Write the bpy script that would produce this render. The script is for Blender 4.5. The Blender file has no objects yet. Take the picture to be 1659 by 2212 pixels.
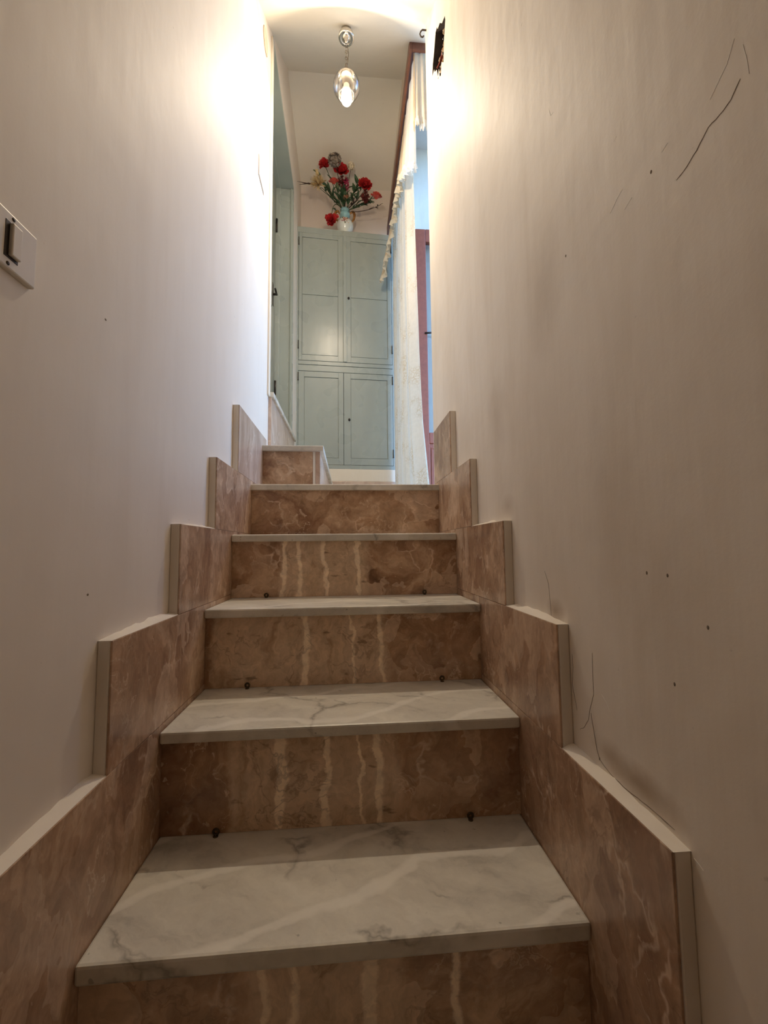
import bpy, bmesh, math, random
from mathutils import Vector, Matrix, noise as mnoise
from mathutils.geometry import tessellate_polygon
random.seed(7)
SC = bpy.context.scene
COL = SC.collection
PI = math.pi

# ------------------------------------------------------------------ camera, sky, exposure
cam_data = bpy.data.cameras.new('camera')
cam_data.sensor_fit = 'HORIZONTAL'
cam_data.sensor_width = 36.0
cam_data.lens = 926.57 / 1659.0 * 36.0
cam_data.clip_start = 0.02
cam = bpy.data.objects.new('camera', cam_data)
COL.objects.link(cam)
YAW, PITCH, ROLL = 0.0832, 0.0829, -0.0109
fwd = Vector((math.sin(YAW) * math.cos(PITCH), math.cos(YAW) * math.cos(PITCH), math.sin(PITCH)))
rgt = Vector((math.cos(YAW), -math.sin(YAW), 0))
upv = rgt.cross(fwd)
r2 = rgt * math.cos(ROLL) + upv * math.sin(ROLL)
u2 = upv * math.cos(ROLL) - rgt * math.sin(ROLL)
cam.matrix_world = Matrix(((r2.x, u2.x, -fwd.x, 0.3319), (r2.y, u2.y, -fwd.y, -0.5887),
                           (r2.z, u2.z, -fwd.z, 0.4990), (0, 0, 0, 1)))
SC.camera = cam

SC.view_settings.view_transform = 'Standard'
SC.view_settings.look = 'None'
SC.view_settings.gamma = 1.0
SC.view_settings.use_curve_mapping = False
SC.view_settings.exposure = 0.88
SC.cycles.max_bounces = 14
SC.cycles.diffuse_bounces = 10
SC.cycles.transparent_max_bounces = 16
SC.cycles.sample_clamp_indirect = 4.0

BULB_POINT_W, BULB_SPOT_W = 6.4, 18.0
BULB_COLOR = (1.0, .83, .62)
SKY_STRENGTH = 0.84
world = bpy.data.worlds.new('sky')
SC.world = world
world.use_nodes = True
wn, wl = world.node_tree.nodes, world.node_tree.links
wn.clear()
w_out = wn.new('ShaderNodeOutputWorld'); w_bg = wn.new('ShaderNodeBackground')
w_sky = wn.new('ShaderNodeTexSky')
w_sky.sky_type = 'NISHITA'; w_sky.sun_disc = False
w_sky.ozone_density = 3.0; w_sky.sun_elevation = math.radians(50); w_sky.sun_rotation = math.radians(270)
w_bg.inputs['Strength'].default_value = SKY_STRENGTH
w_tint = wn.new('ShaderNodeMix'); w_tint.data_type = 'RGBA'; w_tint.blend_type = 'MULTIPLY'
w_tint.inputs[0].default_value = 1.0; w_tint.inputs[7].default_value = (.76, .95, 1.14, 1)   # indoor white balance makes daylight read blue
wl.new(w_sky.outputs[0], w_tint.inputs[6]); wl.new(w_tint.outputs[2], w_bg.inputs[0]); wl.new(w_bg.outputs[0], w_out.inputs[0])

# daylight portal in the outer door opening (only guides sampling of the sky)
pl = bpy.data.lights.new('sky_portal', 'AREA'); pl.shape = 'RECTANGLE'; pl.size = 2.9; pl.size_y = 1.43
pl.cycles.is_portal = True
po = bpy.data.objects.new('sky_portal', pl); COL.objects.link(po)
po.location = (1.30, 1.785, 2.15); po.rotation_euler = (0, PI / 2, 0)

# ------------------------------------------------------------------ materials
def new_mat(name):
    m = bpy.data.materials.new(name); m.use_nodes = True
    nt = m.node_tree
    b = nt.nodes['Principled BSDF']
    return m, nt, b

def N(nt, typ, **kw):
    n = nt.nodes.new(typ)
    for k, v in kw.items():
        if k.startswith('i_'):
            n.inputs[k[2:].replace('_', ' ')].default_value = v
        else:
            setattr(n, k, v)
    return n

def ramp(nt, stops, interp='LINEAR'):
    r = nt.nodes.new('ShaderNodeValToRGB'); cr = r.color_ramp; cr.interpolation = interp
    while len(cr.elements) > 1: cr.elements.remove(cr.elements[-1])
    cr.elements[0].position = stops[0][0]; c = stops[0][1]
    cr.elements[0].color = (*c, 1) if len(c) == 3 else c
    for p, c in stops[1:]:
        e = cr.elements.new(p); e.color = (*c, 1) if len(c) == 3 else c
    return r

def g(v): return (v, v, v)

def mix(nt, fac, a, b):
    m = nt.nodes.new('ShaderNodeMix'); m.data_type = 'RGBA'
    for sock, v in ((m.inputs[0], fac), (m.inputs[6], a), (m.inputs[7], b)):
        if hasattr(v, 'node'): nt.links.new(v, sock)
        elif isinstance(v, tuple): sock.default_value = (*v, 1) if len(v) == 3 else v
        else: sock.default_value = v
    return m.outputs[2]

def math_n(nt, op, a, b=None):
    m = nt.nodes.new('ShaderNodeMath'); m.operation = op
    for i, v in enumerate((a, b)):
        if v is None: continue
        if hasattr(v, 'node'): nt.links.new(v, m.inputs[i])
        else: m.inputs[i].default_value = v
    return m.outputs[0]

def noise(nt, vec, scale, detail=4, rough=.5, dist=0.0):
    n = N(nt, 'ShaderNodeTexNoise'); n.inputs['Scale'].default_value = scale
    n.inputs['Detail'].default_value = detail; n.inputs['Roughness'].default_value = rough
    n.inputs['Distortion'].default_value = dist
    if vec is not None: nt.links.new(vec, n.inputs['Vector'])
    return n

def mapping(nt, vec, scale=(1, 1, 1), loc=(0, 0, 0), rot=(0, 0, 0)):
    m = N(nt, 'ShaderNodeMapping'); m.inputs['Scale'].default_value = scale
    m.inputs['Location'].default_value = loc; m.inputs['Rotation'].default_value = rot
    nt.links.new(vec, m.inputs['Vector']); return m.outputs[0]

def coords(nt): return nt.nodes.new('ShaderNodeTexCoord').outputs['Object']

def bump(nt, b, height, strength=.2, dist=.002):
    bn = N(nt, 'ShaderNodeBump'); bn.inputs['Strength'].default_value = strength
    bn.inputs['Distance'].default_value = dist
    nt.links.new(height, bn.inputs['Height']); nt.links.new(bn.outputs[0], b.inputs['Normal'])

def simple(name, col, rough=.5, metal=0.0, var=.08, scale=30, bmp=0.0, spec=.5):
    m, nt, b = new_mat(name)
    v = coords(nt); n = noise(nt, v, scale, 5, .6)
    c1 = tuple(max(0, c * (1 - var)) for c in col); c2 = tuple(min(1, c * (1 + var)) for c in col)
    r = ramp(nt, [(.3, c1), (.7, c2)]); nt.links.new(n.outputs[0], r.inputs[0])
    nt.links.new(r.outputs[0], b.inputs['Base Color'])
    b.inputs['Roughness'].default_value = rough; b.inputs['Metallic'].default_value = metal
    b.inputs['Specular IOR Level'].default_value = spec
    if bmp: bump(nt, b, n.outputs[0], bmp)
    return m

# old smudges on the right wall: (y, z, radius along y, radius along z, strength)
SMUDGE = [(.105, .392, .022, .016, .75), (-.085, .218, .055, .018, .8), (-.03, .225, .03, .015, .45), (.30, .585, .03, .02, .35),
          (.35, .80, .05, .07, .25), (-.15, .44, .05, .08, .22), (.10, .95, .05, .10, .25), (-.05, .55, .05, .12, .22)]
def plaster(name, base, stain, streak=True, strength=.25, amount=.45, spots=()):
    m, nt, b = new_mat(name)
    v = coords(nt)
    big = noise(nt, mapping(nt, v, (1.2, 1.2, .55)), 2.6, 6, .6, .6)
    rb = ramp(nt, [(.35, g(0)), (.72, g(1))]); nt.links.new(big.outputs[0], rb.inputs[0])
    st = noise(nt, mapping(nt, v, (9, 9, 1.1)), 1.6, 5, .55, .4)
    rs = ramp(nt, [(.48, g(0)), (.75, g(.55))]); nt.links.new(st.outputs[0], rs.inputs[0])
    fac = math_n(nt, 'MULTIPLY', rb.outputs[0], amount)
    c = mix(nt, fac, base, stain)
    if streak:
        c = mix(nt, math_n(nt, 'MULTIPLY', rs.outputs[0], amount * 1.3), c, stain)
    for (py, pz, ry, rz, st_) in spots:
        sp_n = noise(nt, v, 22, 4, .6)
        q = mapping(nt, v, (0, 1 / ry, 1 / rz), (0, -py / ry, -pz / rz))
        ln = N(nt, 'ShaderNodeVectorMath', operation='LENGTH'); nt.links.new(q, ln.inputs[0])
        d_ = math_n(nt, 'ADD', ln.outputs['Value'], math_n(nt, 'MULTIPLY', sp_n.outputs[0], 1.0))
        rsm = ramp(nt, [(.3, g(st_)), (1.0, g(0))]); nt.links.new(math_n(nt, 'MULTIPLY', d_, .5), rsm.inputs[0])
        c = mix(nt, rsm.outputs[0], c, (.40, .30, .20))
    spk = noise(nt, v, 42, 3, .6); rk = ramp(nt, [(.0, g(0)), (.235, g(1)), (.26, g(0)), (1, g(0))])
    rk = ramp(nt, [(.73, g(0)), (.80, g(.6))]); nt.links.new(spk.outputs[0], rk.inputs[0])
    c = mix(nt, rk.outputs[0], c, tuple(x * .55 for x in stain))
    nt.links.new(c, b.inputs['Base Color'])
    b.inputs['Roughness'].default_value = .62
    b.inputs['Specular IOR Level'].default_value = .35
    f1 = noise(nt, v, 5.0, 3, .5); f2 = noise(nt, v, 140, 3, .6); f3 = noise(nt, mapping(nt, v, (6, 6, 1)), 4, 3, .5)
    h = math_n(nt, 'ADD', math_n(nt, 'MULTIPLY', f1.outputs[0], 3.0),
               math_n(nt, 'ADD', math_n(nt, 'MULTIPLY', f2.outputs[0], .10), math_n(nt, 'MULTIPLY', f3.outputs[0], .8)))
    bump(nt, b, h, strength, .004)
    return m

M = {}
M['plaster_left'] = plaster('plaster_left', (.84, .78, .705), (.72, .64, .545), True, .3, .4)
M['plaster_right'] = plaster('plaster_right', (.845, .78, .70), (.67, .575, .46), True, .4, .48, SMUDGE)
M['plaster_back'] = plaster('plaster_back', (.82, .745, .70), (.70, .63, .57), False)
M['ceiling'] = plaster('ceiling_paint', (.86, .82, .73), (.76, .74, .66), False)
M['mortar'] = plaster('mortar_white', (.80, .74, .66), (.60, .50, .39), False, .5)
M['crack'] = simple('crack_dark', (.24, .19, .14), .9)
M['scratch'] = simple('scratch_white', (.88, .84, .77), .8)
M['cavity'] = simple('cavity_dark', (.035, .024, .018), .95, 0, .5, 60, .6)

BROWN = [(.25, (.10, .046, .02)), (.40, (.19, .095, .045)), (.5, (.27, .155, .08)), (.60, (.36, .23, .135)), (.74, (.44, .31, .20))]

def breccia(name, seed, veins=(), band=None, tone=1.0, pink=0.0, slant=False):
    """polished brown breccia; veins = x positions (m) of cream vertical veins, band = (x0, x1) of the tan smooth zone"""
    m, nt, b = new_mat(name)
    co = coords(nt)
    v = mapping(nt, co, (1, 1.25, .8) if slant else (1, 1, 1), (seed * 3.7, seed * 1.9, seed * 5.3), (.35, 0, 0) if slant else (0, 0, 0))
    warp = noise(nt, v, 7, 4, .6)
    vw = N(nt, 'ShaderNodeVectorMath', operation='MULTIPLY_ADD')
    nt.links.new(warp.outputs['Color'], vw.inputs[0]); vw.inputs[1].default_value = (.17, .17, .17)
    nt.links.new(v, vw.inputs[2])
    n1 = noise(nt, vw.outputs[0], 6.5, 9, .62, .8)
    rb = ramp(nt, BROWN); nt.links.new(n1.outputs[0], rb.inputs[0])
    c = rb.outputs[0]
    # irregular clasts: per-cell tone with a pale rim
    vo = N(nt, 'ShaderNodeTexVoronoi'); vo.inputs['Scale'].default_value = 14; nt.links.new(vw.outputs[0], vo.inputs['Vector'])
    sep = N(nt, 'ShaderNodeSeparateColor'); nt.links.new(vo.outputs['Color'], sep.inputs[0])
    rc = ramp(nt, [(.66, g(0)), (.70, g(.8)), (1, g(.8))], 'LINEAR'); nt.links.new(sep.outputs[0], rc.inputs[0])
    cl = ramp(nt, [(0, (.20, .10, .05)), (.4, (.40, .27, .17)), (1, (.49, .36, .25))]); nt.links.new(sep.outputs[1], cl.inputs[0])
    c = mix(nt, math_n(nt, 'MULTIPLY', rc.outputs[0], .7), c, cl.outputs[0])
    ve = N(nt, 'ShaderNodeTexVoronoi'); ve.feature = 'DISTANCE_TO_EDGE'; ve.inputs['Scale'].default_value = 14
    nt.links.new(vw.outputs[0], ve.inputs['Vector'])
    re = ramp(nt, [(0, g(.8)), (.025, g(.5)), (.06, g(0))]); nt.links.new(ve.outputs[0], re.inputs[0])
    mk = noise(nt, v, 9, 4, .6); rm = ramp(nt, [(.53, g(0)), (.64, g(.8))]); nt.links.new(mk.outputs[0], rm.inputs[0])
    c = mix(nt, math_n(nt, 'MULTIPLY', re.outputs[0], rm.outputs[0]), c, (.55, .42, .30))
    if band or veins:
        sx = N(nt, 'ShaderNodeSeparateXYZ'); nt.links.new(co, sx.inputs[0])
        w1 = noise(nt, v, 5, 3, .5); w2 = noise(nt, v, 34, 4, .65)
        xx = math_n(nt, 'ADD', math_n(nt, 'ADD', sx.outputs[0], .326), math_n(nt, 'MULTIPLY', math_n(nt, 'SUBTRACT', w1.outputs[0], .5), .07))
        xx = math_n(nt, 'ADD', xx, math_n(nt, 'MULTIPLY', math_n(nt, 'SUBTRACT', w2.outputs[0], .5), .024))
        xn = math_n(nt, 'DIVIDE', xx, .652)
        if band:
            a0, a1 = band[0] / .652, band[1] / .652
            rr = ramp(nt, [(max(a0 - .01, 0), g(0)), (a0 + .012, g(.92)), (a1 - .02, g(.92)), (a1 + .008, g(0))])
            nt.links.new(xn, rr.inputs[0])
            st = noise(nt, mapping(nt, vw.outputs[0], (26, 26, 4)), 1.0, 5, .6, .7)
            rt = ramp(nt, [(.28, (.26, .16, .09)), (.43, (.38, .265, .165)), (.58, (.45, .325, .215)), (.72, (.34, .225, .135))])
            nt.links.new(st.outputs[0], rt.inputs[0])
            c = mix(nt, rr.outputs[0], c, rt.outputs[0])
            dk = noise(nt, mapping(nt, v, (22, 22, 60)), 1, 2); rd = ramp(nt, [(.68, g(0)), (.74, g(.7))]); nt.links.new(dk.outputs[0], rd.inputs[0])
            c = mix(nt, math_n(nt, 'MULTIPLY', rd.outputs[0], rr.outputs[0]), c, (.10, .055, .03))
        if veins:
            stops = [(0, g(0))]
            for x, w in veins:
                p = x / .652; w = w / .652
                stops += [(p - w * 1.25, g(0)), (p - w * .8, g(.9)), (p + w * .8, g(.9)), (p + w * 1.25, g(0))]
            rv = ramp(nt, stops); nt.links.new(xn, rv.inputs[0])
            c = mix(nt, rv.outputs[0], c, (.62, .50, .36))
    cn = noise(nt, vw.outputs[0], 8, 5, .55, 1.6)
    rk = ramp(nt, [(.0, g(0)), (.45, g(0)), (.474, g(.5)), (.50, g(0)), (1, g(0))]); nt.links.new(cn.outputs[0], rk.inputs[0])
    mk2 = noise(nt, v, 7, 3, .5); rm2 = ramp(nt, [(.46, g(0)), (.58, g(1))]); nt.links.new(mk2.outputs[0], rm2.inputs[0])
    c = mix(nt, math_n(nt, 'MULTIPLY', rk.outputs[0], rm2.outputs[0]), c, (.11, .06, .033))
    rk3 = ramp(nt, [(.0, g(0)), (.545, g(0)), (.556, g(.7)), (.567, g(0)), (1, g(0))]); nt.links.new(cn.outputs[0], rk3.inputs[0])
    rm3 = ramp(nt, [(.40, g(1)), (.5, g(0))]); nt.links.new(mk2.outputs[0], rm3.inputs[0])
    c = mix(nt, math_n(nt, 'MULTIPLY', rk3.outputs[0], rm3.outputs[0]), c, (.52, .39, .27))
    sp = noise(nt, v, 120, 4, .7); rsp = ramp(nt, [(.62, g(0)), (.72, g(.5))]); nt.links.new(sp.outputs[0], rsp.inputs[0])
    c = mix(nt, rsp.outputs[0], c, (.47, .33, .21))
    fine = noise(nt, vw.outputs[0], 34, 6, .68, .5); rfi = ramp(nt, [(.32, g(.62)), (.5, g(1.0)), (.66, g(1.28))]); nt.links.new(fine.outputs[0], rfi.inputs[0])
    mm = N(nt, 'ShaderNodeMix', data_type='RGBA', blend_type='MULTIPLY'); mm.inputs[0].default_value = .75 if slant else .5
    nt.links.new(c, mm.inputs[6]); nt.links.new(rfi.outputs[0], mm.inputs[7]); c = mm.outputs[2]
    if pink: c = mix(nt, pink, c, (.40, .27, .21))
    if tone != 1.0:
        hv = N(nt, 'ShaderNodeHueSaturation'); hv.inputs['Value'].default_value = tone; hv.inputs['Saturation'].default_value = .88; nt.links.new(c, hv.inputs['Color']); c = hv.outputs[0]
    nt.links.new(c, b.inputs['Base Color'])
    b.inputs['Roughness'].default_value = .24
    return m

def tile_marble(name, seed, rot):
    """brown-pink skirting marble with slanting streaks"""
    m, nt, b = new_mat(name)
    co = coords(nt)
    v = mapping(nt, co, (1, 1, 1), (seed * 2.3, seed * 4.1, seed * 1.7), (rot, 0, 0))
    warp = noise(nt, v, 5, 4, .6)
    vw = N(nt, 'ShaderNodeVectorMath', operation='MULTIPLY_ADD')
    nt.links.new(warp.outputs['Color'], vw.inputs[0]); vw.inputs[1].default_value = (.10, .10, .10); nt.links.new(v, vw.inputs[2])
    n1 = noise(nt, mapping(nt, vw.outputs[0], (1, 2.6, .8)), 6, 8, .62, .6)
    r = ramp(nt, [(.2, (.25, .145, .09)), (.42, (.37, .235, .155)), (.55, (.44, .30, .21)), (.68, (.51, .375, .28)), (.8, (.57, .45, .35))])
    nt.links.new(n1.outputs[0], r.inputs[0]); c = r.outputs[0]
    vo = N(nt, 'ShaderNodeTexVoronoi'); vo.feature = 'DISTANCE_TO_EDGE'; vo.inputs['Scale'].default_value = 8
    nt.links.new(mapping(nt, vw.outputs[0], (1, 2, .7)), vo.inputs['Vector'])
    re = ramp(nt, [(0, g(.7)), (.012, g(.5)), (.03, g(0))]); nt.links.new(vo.outputs[0], re.inputs[0])
    mk = noise(nt, v, 6, 2); rm = ramp(nt, [(.5, g(0)), (.62, g(.9))]); nt.links.new(mk.outputs[0], rm.inputs[0])
    c = mix(nt, math_n(nt, 'MULTIPLY', re.outputs[0], rm.outputs[0]), c, (.60, .48, .37))
    sp = noise(nt, v, 90, 4, .7); rsp = ramp(nt, [(.6, g(0)), (.7, g(.45))]); nt.links.new(sp.outputs[0], rsp.inputs[0])
    c = mix(nt, rsp.outputs[0], c, (.52, .39, .29))
    hv = N(nt, 'ShaderNodeHueSaturation'); hv.inputs['Value'].default_value = 1.32; hv.inputs['Saturation'].default_value = .78; nt.links.new(c, hv.inputs['Color']); c = hv.outputs[0]
    nt.links.new(c, b.inputs['Base Color']); b.inputs['Roughness'].default_value = .26
    return m

def carrara(name, seed):
    m, nt, b = new_mat(name)
    co = coords(nt); v = mapping(nt, co, (1, 1, 1), (seed * 1.7, seed * 2.9, seed), (0, 0, .35))
    warp = noise(nt, v, 6, 5, .6)
    vw = N(nt, 'ShaderNodeVectorMath', operation='MULTIPLY_ADD')
    nt.links.new(warp.outputs['Color'], vw.inputs[0]); vw.inputs[1].default_value = (.16, .16, .16); nt.links.new(v, vw.inputs[2])
    n1 = noise(nt, mapping(nt, vw.outputs[0], (1.0, 2.8, 2)), 5, 9, .68)
    r = ramp(nt, [(.28, (.36, .34, .30)), (.45, (.52, .49, .43)), (.6, (.60, .57, .50)), (.75, (.68, .65, .58))])
    nt.links.new(n1.outputs[0], r.inputs[0]); c = r.outputs[0]
    vo = N(nt, 'ShaderNodeTexVoronoi'); vo.feature = 'DISTANCE_TO_EDGE'; vo.inputs['Scale'].default_value = 5
    nt.links.new(mapping(nt, vw.outputs[0], (1, 2.2, 1)), vo.inputs['Vector'])
    re = ramp(nt, [(0, g(.85)), (.012, g(.55)), (.05, g(0))]); nt.links.new(vo.outputs[0], re.inputs[0])
    mk = noise(nt, v, 7, 3); rm = ramp(nt, [(.50, g(0)), (.6, g(1))]); nt.links.new(mk.outputs[0], rm.inputs[0])
    c = mix(nt, math_n(nt, 'MULTIPLY', re.outputs[0], rm.outputs[0]), c, (.22, .20, .17))
    wv = N(nt, 'ShaderNodeTexWave'); wv.inputs['Scale'].default_value = 2.4; wv.inputs['Distortion'].default_value = 5
    wv.inputs['Detail'].default_value = 4; wv.inputs['Detail Scale'].default_value = 1.6
    nt.links.new(mapping(nt, v, (1, 1, 1), (0, 0, 0), (0, 0, .9)), wv.inputs['Vector'])
    rw = ramp(nt, [(.93, g(0)), (.99, g(.5))]); nt.links.new(wv.outputs[0], rw.inputs[0])
    c = mix(nt, rw.outputs[0], c, (.76, .73, .67))
    pk = noise(nt, v, 70, 2, .5); rp = ramp(nt, [(.74, g(0)), (.78, g(.7))]); nt.links.new(pk.outputs[0], rp.inputs[0])
    c = mix(nt, rp.outputs[0], c, (.26, .24, .21))
    hv = N(nt, 'ShaderNodeHueSaturation'); hv.inputs['Value'].default_value = 1.12; nt.links.new(c, hv.inputs['Color']); c = hv.outputs[0]
    nt.links.new(c, b.inputs['Base Color']); b.inputs['Roughness'].default_value = .38
    return m

def paint(name, col, col2, rough=.32):
    m, nt, b = new_mat(name)
    v = coords(nt); n = noise(nt, mapping(nt, v, (3, 3, 1)), 3, 4, .5)
    r = ramp(nt, [(.3, col), (.7, col2)]); nt.links.new(n.outputs[0], r.inputs[0])
    nt.links.new(r.outputs[0], b.inputs['Base Color'])
    n2 = noise(nt, v, 7, 1, .5); rr = ramp(nt, [(.3, g(rough * .95)), (.7, g(rough * 1.15))]); nt.links.new(n2.outputs[0], rr.inputs[0])
    nt.links.new(rr.outputs[0], b.inputs['Roughness'])
    n3 = noise(nt, mapping(nt, v, (1.6, 1.6, 1)), 17, 0, .4); bump(nt, b, n3.outputs[0], .22, .002)
    return m

M['green'] = paint('sage_paint', (.33, .37, .35), (.365, .41, .385), .27)
M['green_dark'] = paint('sage_paint_aged', (.29, .335, .305), (.33, .37, .335))
M['door_grey'] = paint('door_paint', (.22, .235, .20), (.29, .30, .255))
M['groove'] = simple('groove_shadow_gap', (.06, .065, .055), .9)
M['iron'] = simple('dark_iron', (.06, .05, .045), .45, .8)
M['eyelet'] = simple('tarnished_brass', (.10, .075, .045), .45, .8, .3)
M['chrome'] = simple('brushed_nickel', (.62, .58, .52), .18, 1.0, .04)
M['steel_dark'] = simple('aged_chain', (.22, .19, .16), .35, .9)
M['switch'] = simple('ivory_plastic', (.72, .66, .57), .35, 0, .03)
M['screw'] = simple('screw_dark', (.05, .038, .03), .5, .6)
M['walnut'] = simple('reddish_wood', (.17, .070, .044), .40, 0, .25, 18, .1)
M['mahogany'] = simple('red_brown_paint', (.33, .080, .036), .4, 0, .12, 40, .1)
M['gold'] = simple('gilt', (.55, .27, .09), .25, .9, .2)
M['white_paint'] = plaster('plinth_white', (.80, .73, .62), (.70, .60, .47), False, .3)
M['balcony'] = simple('balcony_stone', (.52, .49, .45), .8, 0, .1, 12, .2)

def cloth(name, col, trans=.5, lace=False, see=0.0):
    m, nt, b = new_mat(name)
    out = nt.nodes['Material Output']
    v = coords(nt)
    d = N(nt, 'ShaderNodeBsdfDiffuse'); t = N(nt, 'ShaderNodeBsdfTranslucent')
    n = noise(nt, v, 60, 3, .6)
    r = ramp(nt, [(.3, tuple(c * .93 for c in col)), (.7, col)]); nt.links.new(n.outputs[0], r.inputs[0]); c = r.outputs[0]
    if lace:
        # embroidered sprigs: thin wandering lines in scattered patches
        vo = N(nt, 'ShaderNodeTexVoronoi'); vo.feature = 'DISTANCE_TO_EDGE'; vo.inputs['Scale'].default_value = 62
        wq = noise(nt, v, 18, 3); vw = N(nt, 'ShaderNodeVectorMath', operation='MULTIPLY_ADD')
        nt.links.new(wq.outputs['Color'], vw.inputs[0]); vw.inputs[1].default_value = (.06, .06, .06); nt.links.new(v, vw.inputs[2])
        nt.links.new(vw.outputs[0], vo.inputs['Vector'])
        re = ramp(nt, [(0, g(1)), (.07, g(.8)), (.13, g(0))]); nt.links.new(vo.outputs[0], re.inputs[0])
        mk = noise(nt, v, 6.5, 2); rm = ramp(nt, [(.52, g(0)), (.6, g(.8))]); nt.links.new(mk.outputs[0], rm.inputs[0])
        f = math_n(nt, 'MULTIPLY', re.outputs[0], rm.outputs[0])
        c = mix(nt, f, c, tuple(x * y for x, y in zip(col, (.80, .70, .56))))
    nt.links.new(c, d.inputs[0]); nt.links.new(c, t.inputs[0])
    mx = N(nt, 'ShaderNodeMixShader'); mx.inputs[0].default_value = trans
    nt.links.new(d.outputs[0], mx.inputs[1]); nt.links.new(t.outputs[0], mx.inputs[2])
    o = mx.outputs[0]
    if see:
        tr = N(nt, 'ShaderNodeBsdfTransparent'); m2 = N(nt, 'ShaderNodeMixShader'); m2.inputs[0].default_value = see
        nt.links.new(o, m2.inputs[1]); nt.links.new(tr.outputs[0], m2.inputs[2]); o = m2.outputs[0]
    nt.nodes.remove(b); nt.links.new(o, out.inputs[0])
    return m
M['curtain'] = cloth('ivory_lace', (.70, .60, .455), .30, True, .03)
M['valance'] = cloth('ivory_voile', (.72, .59, .43), .26, False, .02)
M['ruffle'] = cloth('ivory_ruffle', (.78, .71, .59), .33)

def thin_glass(name, tint=(1, 1, 1), gloss=.10, rough=.02, edge=.35):
    m, nt, b = new_mat(name); nt.nodes.remove(b)
    out = nt.nodes['Material Output']
    tr = N(nt, 'ShaderNodeBsdfTransparent'); tr.inputs[0].default_value = (*tint, 1)
    gl = N(nt, 'ShaderNodeBsdfGlossy'); gl.inputs['Roughness'].default_value = rough
    lw = N(nt, 'ShaderNodeLayerWeight'); lw.inputs[0].default_value = edge
    f = math_n(nt, 'ADD', math_n(nt, 'MULTIPLY', lw.outputs['Fresnel'], .8), gloss)
    f.node.use_clamp = True
    mx = N(nt, 'ShaderNodeMixShader'); nt.links.new(f, mx.inputs[0])
    nt.links.new(tr.outputs[0], mx.inputs[1]); nt.links.new(gl.outputs[0], mx.inputs[2]); nt.links.new(mx.outputs[0], out.inputs[0])
    return m
M['globe'] = thin_glass('clear_globe_glass', (.95, .93, .90), .04, .01, .45)
M['pane'] = thin_glass('window_glass', (.92, .95, .97), .06)

def bulb_mat():
    m, nt, b = new_mat('lit_bulb_dome'); nt.nodes.remove(b)
    out = nt.nodes['Material Output']
    tr = N(nt, 'ShaderNodeBsdfTransparent'); em = N(nt, 'ShaderNodeEmission')
    em.inputs[0].default_value = (1, .82, .58, 1); em.inputs[1].default_value = 10
    ad = N(nt, 'ShaderNodeAddShader'); nt.links.new(tr.outputs[0], ad.inputs[0]); nt.links.new(em.outputs[0], ad.inputs[1])
    nt.links.new(ad.outputs[0], out.inputs[0]); return m
M['bulb'] = bulb_mat()
M['bulb_collar'] = simple('bulb_collar', (.80, .72, .60), .4, 0, .02)

# ------------------------------------------------------------------ mesh helpers
OFF = {}
def finish(name, bm, mat, parent=None, smooth=False, bevel=0.0, base=None, seg=2):
    """link bm (world coordinates) as one object; children are stored relative to their top-level thing"""
    if parent is not None: off = OFF[parent.name]
    elif base is not None: off = Vector(base)
    else: off = Vector((0, 0, 0))
    bmesh.ops.recalc_face_normals(bm, faces=bm.faces)
    if off.length: bmesh.ops.translate(bm, verts=bm.verts, vec=-off)
    me = bpy.data.meshes.new(name); bm.to_mesh(me); bm.free()
    o = bpy.data.objects.new(name, me); COL.objects.link(o)
    for mt in (mat if isinstance(mat, (list, tuple)) else [mat]): me.materials.append(mt)
    if smooth:
        for p in me.polygons: p.use_smooth = True
    if bevel:
        md = o.modifiers.new('bevel', 'BEVEL'); md.width = bevel; md.segments = seg; md.limit_method = 'ANGLE'
    if parent is not None: o.parent = parent
    else: o.location = off
    OFF[o.name] = off
    return o

def thing(name, base, label=None, cat=None, group=None, kind=None):
    o = bpy.data.objects.new(name, None); COL.objects.link(o); o.location = base
    o.empty_display_size = .05
    OFF[o.name] = Vector(base); tag(o, label, cat, group, kind); return o

def tag(o, label=None, cat=None, group=None, kind=None):
    for k, v in (('label', label), ('category', cat), ('group', group), ('kind', kind)):
        if v: o[k] = v
    return o

def B(): return bmesh.new()

def add_box(bm, lo, hi, mi=0):
    (x0, y0, z0), (x1, y1, z1) = lo, hi
    vs = [bm.verts.new(p) for p in ((x0, y0, z0), (x1, y0, z0), (x1, y1, z0), (x0, y1, z0), (x0, y0, z1), (x1, y0, z1), (x1, y1, z1), (x0, y1, z1))]
    for f in ((0, 3, 2, 1), (4, 5, 6, 7), (0, 1, 5, 4), (1, 2, 6, 5), (2, 3, 7, 6), (3, 0, 4, 7)):
        bm.faces.new([vs[i] for i in f]).material_index = mi
    return bm

def box(name, lo, hi, mat, parent=None, bevel=.0015, base=None):
    return finish(name, add_box(B(), lo, hi), mat, parent, False, bevel, base)

def add_tube(bm, pts, rad, seg=8, cap=True):
    pts = [Vector(p) for p in pts]
    rads = rad if isinstance(rad, (list, tuple)) else [rad] * len(pts)
    rings = []; prev = None
    for i, p in enumerate(pts):
        d = (pts[min(i + 1, len(pts) - 1)] - pts[max(i - 1, 0)]).normalized()
        if prev is None:
            a = d.orthogonal().normalized()
        else:
            a = (prev - d * prev.dot(d)).normalized()
        prev = a; b = d.cross(a)
        rings.append([bm.verts.new(p + (a * math.cos(t) + b * math.sin(t)) * rads[i]) for t in (2 * PI * k / seg for k in range(seg))])
    for r0, r1 in zip(rings, rings[1:]):
        for k in range(seg): bm.faces.new((r0[k], r0[(k + 1) % seg], r1[(k + 1) % seg], r1[k]))
    if cap:
        bm.faces.new(rings[0][::-1]); bm.faces.new(rings[-1])
    return bm

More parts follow.
